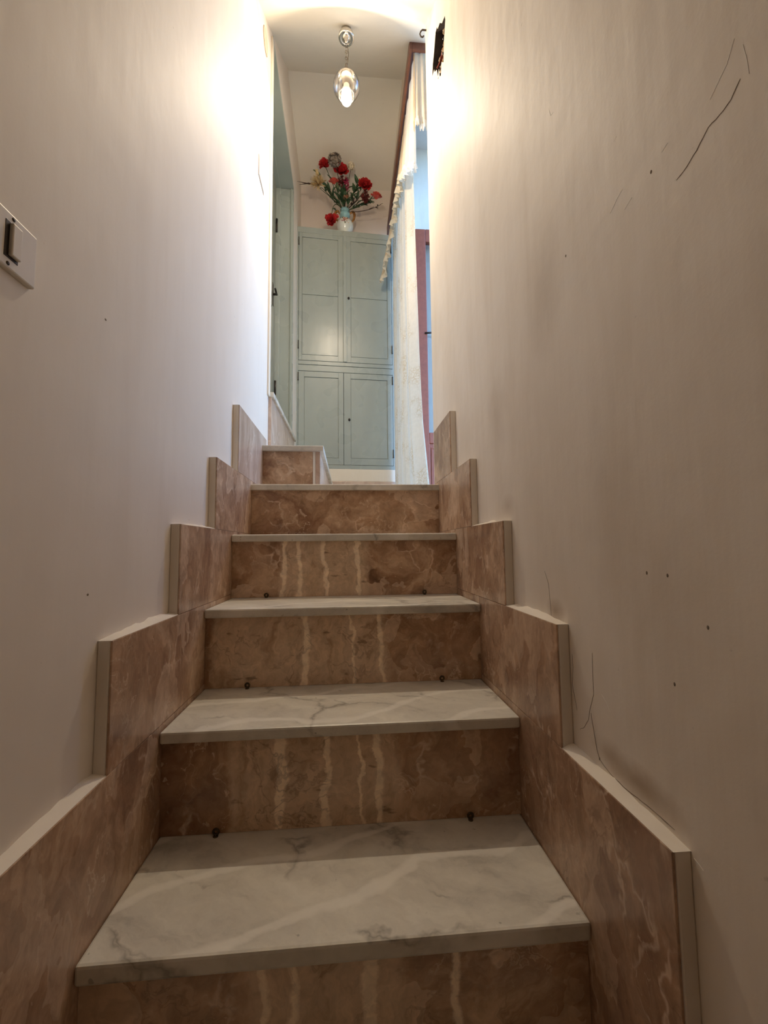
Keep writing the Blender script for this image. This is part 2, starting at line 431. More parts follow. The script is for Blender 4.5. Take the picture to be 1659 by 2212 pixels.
def add_lathe(bm, c, prof, seg=32, wave=None):
    """prof = [(r, z)] around a vertical axis at c"""
    c = Vector(c); rings = []
    for r, z in prof:
        if r < 1e-6: rings.append([bm.verts.new(c + Vector((0, 0, z)))]); continue
        ring = []
        for k in range(seg):
            t = 2 * PI * k / seg; dz, dr = wave(r, z, t) if wave else (0, 0)
            ring.append(bm.verts.new(c + Vector(((r + dr) * math.cos(t), (r + dr) * math.sin(t), z + dz))))
        rings.append(ring)
    for r0, r1 in zip(rings, rings[1:]):
        for k in range(seg):
            a, b_ = r0[k % len(r0)], r0[(k + 1) % len(r0)]; c_, d = r1[(k + 1) % len(r1)], r1[k % len(r1)]
            vs = []
            for x in (a, b_, c_, d):
                if x not in vs: vs.append(x)
            if len(vs) > 2: bm.faces.new(vs)
    return bm

def add_ball(bm, c, r, seg=10, rings=6, scl=(1, 1, 1)):
    res = bmesh.ops.create_uvsphere(bm, u_segments=seg, v_segments=rings, radius=r)
    bmesh.ops.scale(bm, vec=scl, verts=res['verts'])
    bmesh.ops.translate(bm, vec=Vector(c), verts=res['verts']); return bm

def add_torus(bm, c, R, r, axis='x', stretch=1.0, seg=14, ms=6):
    rows = []
    for i in range(seg):
        t = 2 * PI * i / seg
        row = []
        for j in range(ms):
            p = 2 * PI * j / ms; rr = R + r * math.cos(p)
            a, b_, h = rr * math.cos(t), rr * math.sin(t) * stretch, r * math.sin(p)
            q = {'x': (h, a, b_), 'y': (a, h, b_), 'z': (a, b_, h)}[axis]
            row.append(bm.verts.new(Vector(c) + Vector(q)))
        rows.append(row)
    for i in range(seg):
        for j in range(ms):
            bm.faces.new((rows[i][j], rows[(i + 1) % seg][j], rows[(i + 1) % seg][(j + 1) % ms], rows[i][(j + 1) % ms]))
    return bm

def add_prism(bm, poly, x0, x1, holes=(), hole_depth=None, mi_hole=1):
    """polygon in the (y, z) plane extruded from x0 (front) to x1; holes cut the front face only, with walls hole_depth deep"""
    loops = [poly] + list(holes)
    front = [[bm.verts.new((x0, y, z)) for y, z in lp] for lp in loops]
    flat = [v for lp in front for v in lp]
    for tri in tessellate_polygon([[Vector((y, z, 0)) for y, z in lp] for lp in loops]):
        try: bm.faces.new([flat[i] for i in tri])
        except ValueError: pass
    back = [bm.verts.new((x1, y, z)) for y, z in poly]
    for tri in tessellate_polygon([[Vector((y, z, 0)) for y, z in poly]]):
        bm.faces.new([back[i] for i in tri])
    n = len(poly)
    for i in range(n): bm.faces.new((front[0][i], front[0][(i + 1) % n], back[(i + 1) % n], back[i]))
    for lp, h in zip(front[1:], holes):
        s = hole_depth if x1 > x0 else -hole_depth
        deep = [bm.verts.new((x0 + s, y, z)) for y, z in h]; k = len(h)
        for i in range(k): bm.faces.new((lp[i], lp[(i + 1) % k], deep[(i + 1) % k], deep[i])).material_index = mi_hole
        for tri in tessellate_polygon([[Vector((y, z, 0)) for y, z in h]]):
            bm.faces.new([deep[i] for i in tri]).material_index = mi_hole
    return bm

def add_grid(bm, fn, nu, nv):
    vs = [[bm.verts.new(fn(i / nu, j / nv)) for j in range(nv + 1)] for i in range(nu + 1)]
    for i in range(nu):
        for j in range(nv): bm.faces.new((vs[i][j], vs[i + 1][j], vs[i + 1][j + 1], vs[i][j + 1]))
    return bm

def lerp(a, b, t): return a + (b - a) * t
def table(tb, t):
    for (t0, v0), (t1, v1) in zip(tb, tb[1:]):
        if t <= t1: return lerp(v0, v1, max(0, (t - t0) / (t1 - t0)))
    return tb[-1][1]

# ------------------------------------------------------------------ the shell
W = .652; XL = -.02; XR = W + .02
STEP = [0, .2212, .4437, .6607, .8955]          # nosing depth of treads 1..5
RISE = [0, .1799, .3612, .5404, .7203]
LAND = RISE[4]
FLOOR = -.54

fl_bm = B(); add_box(fl_bm, (-.4, -2.2, FLOOR - .12), (1.5, 2.8, FLOOR))
tag(finish('floor', fl_bm, tile_marble('floor_marble', 9, 0)), kind='structure')

# left wall with the door opening
wl_poly = [(-2.1, FLOOR), (2.62, FLOOR), (2.62, 3.6), (-2.1, 3.6)]
door_open = [(1.30, 1.195), (2.09, 1.195), (2.09, 2.86), (1.30, 2.86)]
lw = B()
for poly in ([(-2.1, FLOOR), (1.30, FLOOR), (1.30, 3.6), (-2.1, 3.6)], [(2.09, FLOOR), (2.62, FLOOR), (2.62, 3.6), (2.09, 3.6)],
             [(1.30, FLOOR), (2.09, FLOOR), (2.09, 1.17), (1.30, 1.17)], [(1.30, 2.945), (2.09, 2.86), (2.09, 3.6), (1.30, 3.6)]):
    add_prism(lw, poly, XL, XL - .2)
wall_left = tag(finish('wall_left', lw, M['plaster_left']), kind='structure')
for nm, pts, w in (('scratch', [(.043, .835), (.040, .829), (.035, .826)], .0008),):
    pass

# right wall: stair wall, deep window recess, lintel; broken hole in the plaster
hole = [(.769, 2.362), (.728, 2.335), (.722, 2.312), (.745, 2.27), (.762, 2.20), (.79, 2.235), (.805, 2.20), (.823, 2.218), (.833, 2.262), (.851, 2.25),
        (.868, 2.30), (.905, 2.335), (.911, 2.354), (.947, 2.367), (.934, 2.402), (.904, 2.424), (.873, 2.463), (.848, 2.453), (.838, 2.43), (.804, 2.41)]
rw = B()
add_prism(rw, [(-2.1, FLOOR), (1.07, FLOOR), (1.07, 3.6), (-2.1, 3.6)], XR, XR + .62, [hole], .05)
for pl_ in ([(1.07, FLOOR), (2.5, FLOOR), (2.5, .6995), (1.07, .6995)], [(2.5, FLOOR), (2.72, FLOOR), (2.72, 3.8), (2.5, 3.8)]):
    add_prism(rw, pl_, XR, XR + .62)
add_prism(rw, [(1.07, 2.945), (2.5, 2.945), (2.5, 3.8), (1.07, 3.8)], XR, XR + .04)
add_box(rw, (XR, 1.0, 3.62), (XR + .62, 2.72, 3.8))  # recess made taller than the lintel so sky light brightens its far reveal
wall_right = tag(finish('wall_right', rw, [M['plaster_right'], M['cavity']]), kind='structure')

def strip(name, pts, width, mat, parent, x, thick=.0007, side=1):
    """a thin raised or dark line on a wall plane x: pts in (y, z)"""
    bm = B(); L = []; R_ = []
    for i, (y, z) in enumerate(pts):
        y0, z0 = pts[max(i - 1, 0)]; y1, z1 = pts[min(i + 1, len(pts) - 1)]
        d = math.hypot(y1 - y0, z1 - z0) or 1; ny, nz = -(z1 - z0) / d, (y1 - y0) / d
        w = width * (.25 if i in (0, len(pts) - 1) else random.uniform(.7, 1.2)) / 2
        L.append((y + ny * w, z + nz * w)); R_.append((y - ny * w, z - nz * w))
    ring = [[bm.verts.new((x, *a)), bm.verts.new((x, *b_)), bm.verts.new((x - side * thick, *b_)), bm.verts.new((x - side * thick, *a))] for a, b_ in zip(L, R_)]
    for r0, r1 in zip(ring, ring[1:]):
        for k in range(4): bm.faces.new((r0[k], r0[(k + 1) % 4], r1[(k + 1) % 4], r1[k]))
    bm.faces.new(ring[0]); bm.faces.new(ring[-1][::-1])
    return finish(name, bm, mat, parent)

def wiggle(pts, n=4, amp=.0016):
    out = []
    for a, b_ in zip(pts, pts[1:]):
        for k in range(n):
            t = k / n; out.append((lerp(a[0], b_[0], t) + random.uniform(-amp, amp), lerp(a[1], b_[1], t) + random.uniform(-amp, amp)))
    return out + [pts[-1]]
CR = {'A': [(-.276, .901), (-.266, .892), (-.254, .89), (-.242, .891), (-.227, .882), (-.215, .877), (-.201, .875)],
      'B': [(.138, .456), (.126, .435), (.121, .397), (.12, .38)],
      'C': [(.057, .334), (.056, .315), (.06, .287), (.054, .268), (.05, .253)],
      'D': [(.001, .349), (.003, .292), (.014, .269), (.02, .251), (.032, .236), (.044, .228)],
      'E': [(.012, .263), (.007, .24), (.001, .218), (-.005, .208), (-.03, .2005), (-.055, .199), (-.081, .200), (-.104, .201), (-.139, .2005)]}
for k, wdt in (('A', .0008), ('B', .0006), ('C', .0006), ('D', .0006), ('E', .0009)):
    strip('crack', wiggle(CR[k], 3, .0005), wdt, M['crack'], wall_right, XR, .0003)
for pts in ([(-.119, .939), (-.107, .935), (-.092, .928)], [(-.134, .914), (-.12, .91)], [(-.281, .927), (-.283, .913), (-.284, .896)],
            [(.052, 1.234), (.046, 1.217), (.036, 1.212)], [(-.274, .942), (-.265, .928), (-.246, .915)], [(-.193, .925), (-.184, .923)],
            [(-.017, .298), (-.027, .291), (-.034, .282)], [(-.163, .189), (-.174, .185)]):
    strip('scratch', wiggle(pts, 2, .0003), .0009, M['scratch'], wall_right, XR, .0002)
for y, z in ((-.167, .916), (-.152, .466), (-.12, .467), (-.152, .353), (-.004, .209), (-.2, .42), (.02, .95)):
    bm = B(); add_ball(bm, (XR, y, z), .0016, 6, 4, (.4, 1, 1.4)); finish('chip', bm, M['crack'], wall_right)
for y, z in ((.043, .835), (.03, .44)):
    bm = B(); add_ball(bm, (XL, y, z), .0016, 6, 4, (.4, 1.6, 1)); finish('chip', bm, M['crack'], wall_left)

tag(box('wall_back', (XL - .1, 2.53, FLOOR), (XR + .1, 2.7, 3.6), M['plaster_back'], bevel=0), kind='structure')
tag(box('wall_rear', (XL - .2, -2.2, FLOOR), (XR + .62, -2.05, 1.8), simple('rear_dark_fill_cut', (.10, .06, .04), .6), bevel=0), kind='structure')  # unseen rear wall, coloured dark to cut fill light on the lower steps

# ceiling: flat over the lower hall, sloping up along the flight, flat over the landing
cp = [(-2.2, 1.52), (-.42, 1.52), (1.80, 3.365), (2.72, 3.255)]
cp2 = cp + [(2.72, 3.75), (1.6, 3.75), (-.5, 1.9), (-2.2, 1.9)]
cb = B(); add_prism(cb, cp2, XL - .2, XR + .04)
add_prism(cb, [(-2.2, 1.52), (-.42, 1.52), (1.0, 2.70), (1.0, 3.2), (-.5, 1.9), (-2.2, 1.9)], XR + .03, XR + .62)
tag(finish('ceiling', cb, M['ceiling']), kind='structure')

# ------------------------------------------------------------------ staircase
stairs = thing('staircase', (W / 2, 0, FLOOR), 'narrow marble flight of white treads and brown veined risers climbing to the landing', 'stairs')
VEIN = {2: ([(.213, .008), (.289, .0045), (.347, .0025), (.381, .0055)], (.115, .42)),
        3: ([(.226, .006), (.335, .003), (.403, .0045)], (.03, .42)),
        4: ([(.15, .006), (.195, .006), (.264, .0045), (.355, .005)], (.14, .385)),
        1: ([(.22, .004), (.26, .005), (.36, .008), (.47, .006)], (.2, .40)),
        5: ([], None), 0: ([(.25, .005)], (.1, .4)), -1: ([(.25, .005)], (.1, .4))}
allstep = {i + 1: (STEP[i], RISE[i]) for i in range(5)}
allstep[0] = (-.2212, -.18); allstep[-1] = (-.4424, -.36)
for i in range(-1, 6):
    y0, z0 = allstep[i]
    y1 = allstep[i + 1][0] + .012 if i < 5 else 2.53
    zprev = allstep[i - 1][1] if i > -1 else FLOOR
    th = .0205 if i != 1 else .024
    if i < 5:
        box('tread', (0.0005, y0, z0 - th), (W - .0005, y1 + .014, z0), carrara('white_marble', i + 3), stairs, .004)
    else:
        bm = B(); add_box(bm, (XL, y0, z0 - th), (XR, 2.53, z0)); add_box(bm, (XR, 1.07, z0 - th), (XR + .62, 2.5, z0))
        finish('landing_slab', bm, carrara('white_marble', i + 3), stairs, False, .003)
    vv, bd = VEIN[i]
    box('riser', (.0005, y0 + .012, zprev + .0005), (W - .0005, y0 + .026, z0 - th), breccia('brown_marble', i + 11, vv, bd, 1.6), stairs, 0)
# recess ground outside the opening
tag(box('balcony_slab', (XR + .62, .4, LAND - .2), (XR + 2.2, 3.2, LAND - .03), M['balcony'], bevel=0), kind='structure')

# stair-carpet eyelets screwed in at the foot of the risers
eye_lab = {(1, 0): 'dark eyelet on the lowest white tread in view, left of centre', (1, 1): 'dark eyelet on the lowest white tread in view, near its right end',
           (2, 0): 'dark eyelet on the second white tread from the bottom, left side', (2, 1): 'dark eyelet on the second white tread from the bottom, right side',
           (3, 0): 'tiny dark eyelet on the third white tread from the bottom, left side', (3, 1): 'tiny dark eyelet on the third white tread from the bottom, right side'}
for i, ys in ((1, STEP[1] + .012), (2, STEP[2] + .012), (3, STEP[3] + .012)):
    for s, x in ((0, .099), (1, .553)):
        z = RISE[i - 1]; y = ys - .005
        t = thing('carpet_rod_eyelet', (x, y, z), eye_lab[(i, s)], 'eyelet', 'eyelets for the stair carpet rods')
        bm = B(); add_torus(bm, (x, y - .002, z + .0075), .0045, .0022, 'y'); finish('ring', bm, M['eyelet'], t, True)
        bm = B(); add_tube(bm, [(x, y - .002, z + .004), (x, y - .002, z)], .0024, 8); add_tube(bm, [(x, y - .003, z + .001), (x, y - .003, z)], .0045, 10)
        finish('shank', bm, M['eyelet'], t, True)

# ------------------------------------------------------------------ stepped marble skirting
def skirting(side):
    nm = 'baseboard_' + side
    root = thing(nm, (0 if side == 'left' else W, 0, 0), kind='structure')
    xi, xw = (0, XL) if side == 'left' else (W, XR)
    s = -1 if side == 'left' else 1
    if side == 'left': F = [(-2, -.60, -.36), (-1, -.385, -.17), (0, -.165, .0), (1, -.165, .19), (2, .059, .372), (3, .296, .55), (4, .52, .733), (5, .733, .942)]
    else: F = [(-2, -.60, -.36), (-1, -.38, -.17), (0, -.159, .0), (1, -.159, .193), (2, .0645, .377), (3, .282, .552), (4, .512, .731), (5, .718, .928)]
    F = [f for f in F if f[0] != 0]
    # each tile: front edge y, top z; its bottom is the top of the tile below
    for k, (i, yf, zt) in enumerate(F):
        zb = F[k - 1][2] if k else FLOOR
        if i == 1: zb = -.17
        if i == -1: zb = -.36
        yb = {-2: .0, -1: .235, 1: .458, 2: .675, 3: .905, 4: .99}.get(i)
        if i == 5: yb = 1.168 if side == 'left' else .968
        if i == 5: zb = F[k - 1][2]
        # face tile, 9 mm
        box('skirting_tile', (min(xi, xi + s * .003), yf, zb + .0006), (max(xi, xi + s * .003), yb, zt), (tile_marble('skirting_marble', k + 3, .12) if (side == 'left' and i == 5) else breccia('skirting_marble', k + (43 if side == 'left' else 57), (), None, 1.5, .16, True)), root, .0008)
        # plaster bed that shows as a pale ledge on top and a pale strip in front
        bm = B()
        n = 14
        for a in range(n):
            pass
        x0, x1 = xi + s * .003, xw
        def bead(u, v):
            # u along depth, v across the ledge: cross-section rising slightly to the wall
            y = lerp(yf - .001, yb, u); q = mnoise.noise(Vector((y * 40, zt * 9, s)))
            return (lerp(x0 - s * .002, x1, v), y, zt + .0004 + min(1, u * 6) * (.005 * v * (1 + q) + .0015 * math.sin(v * PI) * (1 + q)))
        add_grid(bm, bead, 40, 4)
        finish('mortar_ledge', bm, M['mortar'], root, True)
        box('mortar_bed', (min(x0, x1), yf - .0012, zb), (max(x0, x1), yb, zt + .0005), M['mortar'], root, .002)
    return root
sk_l = skirting('left'); sk_r = skirting('right')

# ------------------------------------------------------------------ side step and threshold in front of the left door
st = thing('side_step', (.1, 1.6, LAND), 'low marble side step on the landing below the green door', 'step')
box('step_slab', (XL + .001, 1.078, .879), (.236, 2.10, .90), carrara('white_marble', 21), st, .003)
box('front_tile', (XL + .001, 1.094, LAND), (.193, 1.106, .879), breccia('brown_marble', 31, (), None, 1.5), st, .001)
box('corner_strip', (.1935, 1.095, LAND), (.2035, 1.108, .879), M['mortar'], st, .001)
box('side_tile', (.204, 1.094, LAND), (.222, 2.09, .879), tile_marble('skirting_marble', 41, .3), st, .001)
box('core', (XL + .002, 1.106, LAND), (.204, 2.085, .879), M['mortar'], st, 0)
th_ = thing('door_threshold', (0, 1.7, .90), 'marble threshold sill under the green door on the left', 'threshold')
box('sill_slab', (-.15, 1.302, 1.171), (.004, 2.115, 1.194), carrara('white_marble', 23), th_, .002)
box('sill_riser', (XL + .0005, 1.302, .9005), (-.006, 2.105, 1.171), tile_marble('skirting_marble', 44, -.4), th_, .001)

# ------------------------------------------------------------------ left door
d1 = thing('door_1', (-.08, 1.7, 1.195), kind='structure')
box('jamb_board', (-.195, 2.066, 1.195), (-.016, 2.0895, 2.838), M['green'], d1, .002)
box('jamb_stop', (-.128, 2.050, 1.195), (-.098, 2.066, 2.838), M['green'], d1, .002)
box('jamb_bead', (-.034, 2.060, 1.195), (-.026, 2.066, 2.838), M['green_dark'], d1, .001)
box('near_jamb', (-.195, 1.3005, 1.195), (-.022, 1.322, 2.918), M['green'], d1, .002)
finish('head_board', add_prism(B(), [(1.3005, 2.922), (2.0895, 2.838), (2.0895, 2.8595), (1.3005, 2.944)], -.016, -.195), M['green_dark'], d1, False, .002)
finish('head_stop', add_prism(B(), [(1.323, 2.905), (2.05, 2.826), (2.05, 2.842), (1.323, 2.920)], -.098, -.128), M['green_dark'], d1, False, .002)
leaf = box('door_leaf', (-.172, 1.324, 1.20), (-.135, 2.062, 2.90), M['door_grey'], d1, .002)
for (a, b_, c_, d_) in ((1.324, 1.42, 1.20, 2.832), (1.94, 2.04, 1.20, 2.832), (1.42, 1.94, 1.20, 1.36), (1.42, 1.94, 2.70, 2.832), (1.42, 1.94, 1.96, 2.06)):
    box('door_rail', (-.135, a, c_), (-.123, b_, d_), M['door_grey'], leaf, .002)
for z in (1.45, 2.52):
    bm = B(); add_tube(bm, [(-.118, 2.046, z), (-.118, 2.046, z + .09)], .006, 8); finish('hinge', bm, M['iron'], leaf, True)
bm = B(); add_tube(bm, [(-.123, 1.96, 2.05), (-.100, 1.96, 2.05)], .007, 8); add_tube(bm, [(-.10, 1.965, 2.05), (-.098, 1.90, 2.048)], .006, 8)
finish('door_handle', bm, M['iron'], leaf, True)
box('handle_plate', (-.1235, 1.945, 1.98), (-.1205, 1.975, 2.12), M['iron'], leaf, .001)
tag(box('trim_1', (XL, 1.268, 1.172), (XL + .008, 1.303, 2.90), M['white_paint'], bevel=.002), kind='structure')

# ------------------------------------------------------------------ cabinet on its plinth
AL = math.atan(.07)
cab = thing('cupboard', (.32, 2.33, 1.04), 'tall sage green painted built-in cupboard with four panelled doors at the end of the landing', 'cupboard')
def cpt(u, d, z):  # u along the face, d depth behind the face
    return Vector((XL + u * math.cos(AL) - d * math.sin(AL), 2.31 + u * math.sin(AL) + d * math.cos(AL), z))
def cbox(name, u0, u1, d0, d1_, z0, z1, mat, parent, bevel=.0015):
    bm = B(); vs = [bm.verts.new(cpt(u, d, z)) for z in (z0, z1) for u, d in ((u0, d0), (u1, d0), (u1, d1_), (u0, d1_))]
    for f in ((0, 3, 2, 1), (4, 5, 6, 7), (0, 1, 5, 4), (1, 2, 6, 5), (2, 3, 7, 6), (3, 0, 4, 7)): bm.faces.new([vs[i] for i in f])
    return finish(name, bm, mat, parent, False, bevel)
CW = .687; GRN = M['green']
cbox('carcass', .001, CW, .022, .165, 1.04, 2.771, M['groove'], cab, 0)
cbox('cornice_rail', 0, CW, 0, .022, 2.735, 2.771, GRN, cab)
cbox('top_board', 0, CW, .0, .165, 2.771, 2.776, GRN, cab)
cbox('side_stile', 0, .0105, 0, .022, 1.04, 2.735, GRN, cab)
cbox('side_stile', CW - .016, CW, 0, .022, 1.04, 2.735, GRN, cab)
cbox('middle_rail', .0105, CW - .016, 0, .022, 1.768, 1.795, GRN, cab)
cbox('middle_rail', .0105, CW - .016, 0, .022, 1.722, 1.765, GRN, cab)
cbox('bottom_rail', .0105, CW - .016, 0, .022, 1.04, 1.066, GRN, cab)
def cab_door(u0, u1, z0, z1, pu0, pu1, pz0, pz1, split=None, hinge_left=True, key=None):
    dr = cbox('door', u0, u1, .006, .022, z0, z1, GRN, cab, .001)
    for a, b_, c_, d_ in ((u0, pu0, z0, z1), (pu1, u1, z0, z1), (pu0, pu1, z0, pz0), (pu0, pu1, pz1, z1)):
        cbox('door_frame', a, b_, -.001, .006, c_, d_, GRN, dr, .0012)
    if split:
        cbox('panel', pu0 + .0025, pu1 - .0025, .0012, .0065, pz0 + .0025, split - .0015, GRN, dr, .0015)
        cbox('panel', pu0 + .0025, pu1 - .0025, .0012, .0065, split + .0015, pz1 - .0025, GRN, dr, .0015)
    else:
        cbox('panel', pu0 + .0025, pu1 - .0025, .002, .0065, pz0 + .0025, pz1 - .0025, GRN, dr, .0015)
    uh = u0 - .001 if hinge_left else u1 + .001
    for z in (lerp(z0, z1, .09), lerp(z0, z1, .9)):
        bm = B(); add_tube(bm, [cpt(uh, -.003, z), cpt(uh, -.003, z + .055)], .0032, 8); add_ball(bm, cpt(uh, -.003, z), .005, 8, 5)
        finish('hinge', bm, M['iron'], dr, True)
    if key:
        c = cpt(key[0], -.002, key[1])
        bm = B(); add_ball(bm, c, .010, 12, 6, (.8, .25, 1.1)); finish('escutcheon', bm, M['iron'], dr, True)
        bm = B(); add_tube(bm, [c, cpt(key[0], -.014, key[1])], .003, 8); add_torus(bm, cpt(key[0], -.016, key[1] - .003), .005, .0016, 'x'); finish('key', bm, M['iron'], dr, True)
    return dr
cab_door(.0125, .322, 1.797, 2.733, .034, .287, 1.837, 2.700, 2.275)
cab_door(.3245, CW - .018, 1.797, 2.733, .375, .640, 1.837, 2.700, 2.275, False, (.361, 2.268))
cab_door(.0125, .322, 1.068, 1.719, .052, .288, 1.114, 1.680)
cab_door(.3245, CW - .018, 1.068, 1.719, .372, .632, 1.114, 1.680, None, False, (.362, 1.386))
cbox('closing_strip', .322, .347, -.0075, .0055, 1.797, 2.733, GRN, cab, .002)
pn = thing('cupboard_plinth', (.34, 2.34, LAND), 'white painted plinth with marble base under the green cupboard', 'plinth')
cbox('plinth_front', .002, CW, -.006, .14, .953, 1.039, M['white_paint'], pn, .004)
cbox('plinth_base', .002, CW, -.010, .14, LAND, .953, tile_marble('skirting_marble', 51, .2), pn, .002)

# ------------------------------------------------------------------ window leaf standing open in the recess
w1 = thing('window_1', (1.08, 2.43, LAND), kind='structure')
ya, yb = 2.415, 2.455
box('stile', (.842, ya, .75), (.918, yb, 2.885), M['mahogany'], w1, .004)
box('stile', (1.23, ya, .75), (1.30, yb, 2.885), M['mahogany'], w1, .004)
box('rail', (.918, ya, 2.785), (1.23, yb, 2.885), M['mahogany'], w1, .004)
box('rail', (.918, ya, .75), (1.23, yb, .90), M['mahogany'], w1, .004)
box('rail', (.918, ya, 1.245), (1.23, yb, 1.325), M['mahogany'], w1, .004)
box('pane', (.916, 2.433, 1.323), (1.232, 2.437, 2.787), M['pane'], w1, 0)
box('panel', (.917, 2.425, .90), (1.231, 2.445, 1.245), M['mahogany'], w1, .002)
for a, b_, c_, d_ in ((.93, .938, .93, 1.215), (1.21, 1.218, .93, 1.215), (.938, 1.21, .93, .938), (.938, 1.21, 1.207, 1.215)):
    box('moulding', (a, 2.418, c_), (b_, 2.425, d_), M['mahogany'], w1, .002)
bm = B(); add_tube(bm, [(.90, ya - .002, 2.07), (.955, ya - .012, 2.07)], .007, 8); add_ball(bm, (.958, ya - .012, 2.07), .011, 8, 6); finish('latch', bm, M['iron'], w1, True)

# ------------------------------------------------------------------ pelmet, curtain, valance
pe = thing('pelmet_box', (.67, 1.9, 2.872), 'long reddish brown wooden pelmet box above the lace curtain', 'pelmet')
box('front_board', (.633, 1.252, 2.872), (.646, 2.48, 2.936), M['walnut'], pe, .002)
box('end_board', (.646, 1.252, 2.872), (.712, 1.266, 2.936), M['walnut'], pe, .002)
box('top_board', (.646, 1.266, 2.926), (.712, 2.48, 2.936), M['walnut'], pe, .001)

def yn(z): return table([(.72, 1.27), (.80, 1.30), (1.10, 1.41), (1.5, 1.465), (1.9, 1.495), (2.3, 1.51), (2.9, 1.51)], z)
def curtain_pt(u, v):
    z = lerp(2.89, .726, v)
    y = lerp(yn(z), 2.338 - .01 * v, u)
    amp = .010 + .016 * v
    ph = 2 * PI * (8.5 * u + .10 * math.sin(3 * v + 5 * u))
    x = .670 - .002 * v + amp * math.sin(ph) + .006 * math.sin(2.3 * ph + 2 * v)
    x += .012 * max(0, 1 - u / .12) * v
    y += .006 * math.cos(ph * 1.5)
    return (x, y, z)
cu = finish('curtain', add_grid(B(), curtain_pt, 150, 60), M['curtain'], None, True, 0, (.67, 1.85, .72))
tag(cu, 'long ivory embroidered lace curtain hanging to the landing beside the window', 'curtain')

VB = [(1.268, 2.295), (1.33, 2.35), (1.42, 2.43), (1.52, 2.495), (1.65, 2.55), (1.80, 2.60), (1.92, 2.62), (2.02, 2.59), (2.12, 2.50), (2.20, 2.43), (2.29, 2.39)]
def val_pt(u, v, low=0.0, amp=1.0):
    y = lerp(1.268, 2.29, u)
    zb = table(VB, y) + .016 * math.sin(2 * PI * 7 * u)
    z = lerp(2.885, zb, v) - low
    tail = max(0, (y - 1.9) / .4)
    ph = 2 * PI * (11 * u + .12 * math.sin(6 * u))
    x = .6585 - .030 * v * (1 - tail) * (.35 + .65 * math.sin(PI * min(1, u * 1.3))) - .085 * tail * v ** 1.3 + amp * (.004 + .010 * v) * math.sin(ph)
    return (x, y - .012 * v * tail, z)
va = thing('valance', (.655, 1.8, 2.4), 'swagged ivory voile valance with ruffled hem under the brown pelmet', 'valance')
finish('swag', add_grid(B(), val_pt, 120, 24), M['valance'], va, True)
def ruf_pt(u, v):
    p = val_pt(u, .985 + .015 * v)
    w = math.sin(2 * PI * 46 * u + .8 * math.sin(31 * u))
    return (p[0] - .003 + .011 * v * w, p[1] + .008 * v * math.cos(2 * PI * 23 * u), p[2] - .036 * v - .003 * v * w)
finish('ruffle', add_grid(B(), ruf_pt, 420, 4), M['ruffle'], va, True)
# near tail: returns towards the wall, facing down the stairs
def ret_pt(u, v):
    x = lerp(.655, .738, u); zb = 2.515 - .02 * u + .01 * math.sin(9 * u)
    z = lerp(2.885, zb, v)
    return (x - .006 * v + .008 * v * u, 1.275 - .03 * v * u + .007 * math.sin(2 * PI * 3 * u + 1) * (.4 + v), z)
finish('return_tail', add_grid(B(), ret_pt, 30, 16), M['valance'], va, True)
def retr_pt(u, v):
    p = ret_pt(u, 1); w = math.sin(2 * PI * 7 * u)
    return (p[0] + .002 * w, p[1] - .004 + .010 * v * w, p[2] + .012 - .045 * v)
finish('ruffle', add_grid(B(), retr_pt, 70, 4), M['ruffle'], va, True)

# small iron hook above the pelmet
hk = tag(finish('wall_hook', add_tube(B(), [(XR + .002, 1.045, 2.70), (.655, 1.045, 2.70), (.648, 1.045, 2.692), (.644, 1.045, 2.680), (.648, 1.045, 2.668), (.656, 1.045, 2.666), (.660, 1.045, 2.672)], .0032, 8),
                M['iron'], None, True, 0, (XR, 1.045, 2.70)), 'small iron hook in the right wall just above the brown pelmet', 'hook')

# ------------------------------------------------------------------ pendant lamp
PX, PY = .331, 1.16
lamp = thing('pendant_lamp', (PX, PY, 2.835), 'lit glass globe pendant lamp hanging by a chain from the ceiling', 'lamp')
bm = B(); add_lathe(bm, (PX, PY, 2.776), [(0, -.022), (.004, -.022), (.007, -.016), (.011, -.004), (.017, .006), (.024, .003), (.033, .001), (.0355, .006), (.034, .016), (.027, .026), (.022, .034), (.022, .07), (0, .07)], 32)
finish('canopy', bm, M['chrome'], lamp, True)
bm = B(); z = 2.742; k = 0
while z > 2.648:
    add_torus(bm, (PX, PY, z), .0052, .0013, 'x' if k % 2 else 'y', 1.75); z -= .0155; k += 1
finish('chain', bm, M['steel_dark'], lamp, True)
bm = B(); add_tube(bm, [(PX + .004, PY, 2.75), (PX + .010, PY + .002, 2.71), (PX + .007, PY, 2.67), (PX + .004, PY, 2.64)], .0017, 6)
finish('cable', bm, simple('cable_brown', (.12, .09, .06), .5), lamp, True)
bm = B(); add_lathe(bm, (PX, PY, 2.60), [(0, .046), (.007, .044), (.010, .030), (.018, .010), (.024, -.002), (.024, -.010), (.019, -.012), (.019, -.050), (0, -.050)], 28)
finish('socket', bm, M['steel_dark'], lamp, True)
gp = []
for k in range(19):
    a = lerp(.42, PI - .62, k / 18); gp.append((.0585 * math.sin(a), .0585 * math.cos(a)))
bm = B(); add_lathe(bm, (PX, PY, 2.543), gp, 40); finish('globe', bm, M['globe'], lamp, True)
bm = B(); add_torus(bm, (PX, PY, 2.543 + gp[-1][1]), gp[-1][0], .0016, 'z', 1.0, 40, 6); finish('globe_rim', bm, M['globe'], lamp, True)
bm = B(); add_lathe(bm, (PX, PY, 2.55), [(.0125, .002), (.0135, -.01), (.019, -.024), (.0225, -.040), (.0225, -.046), (0, -.046)], 28)
bulb_c = finish('bulb_collar', bm, M['bulb_collar'], lamp, True)
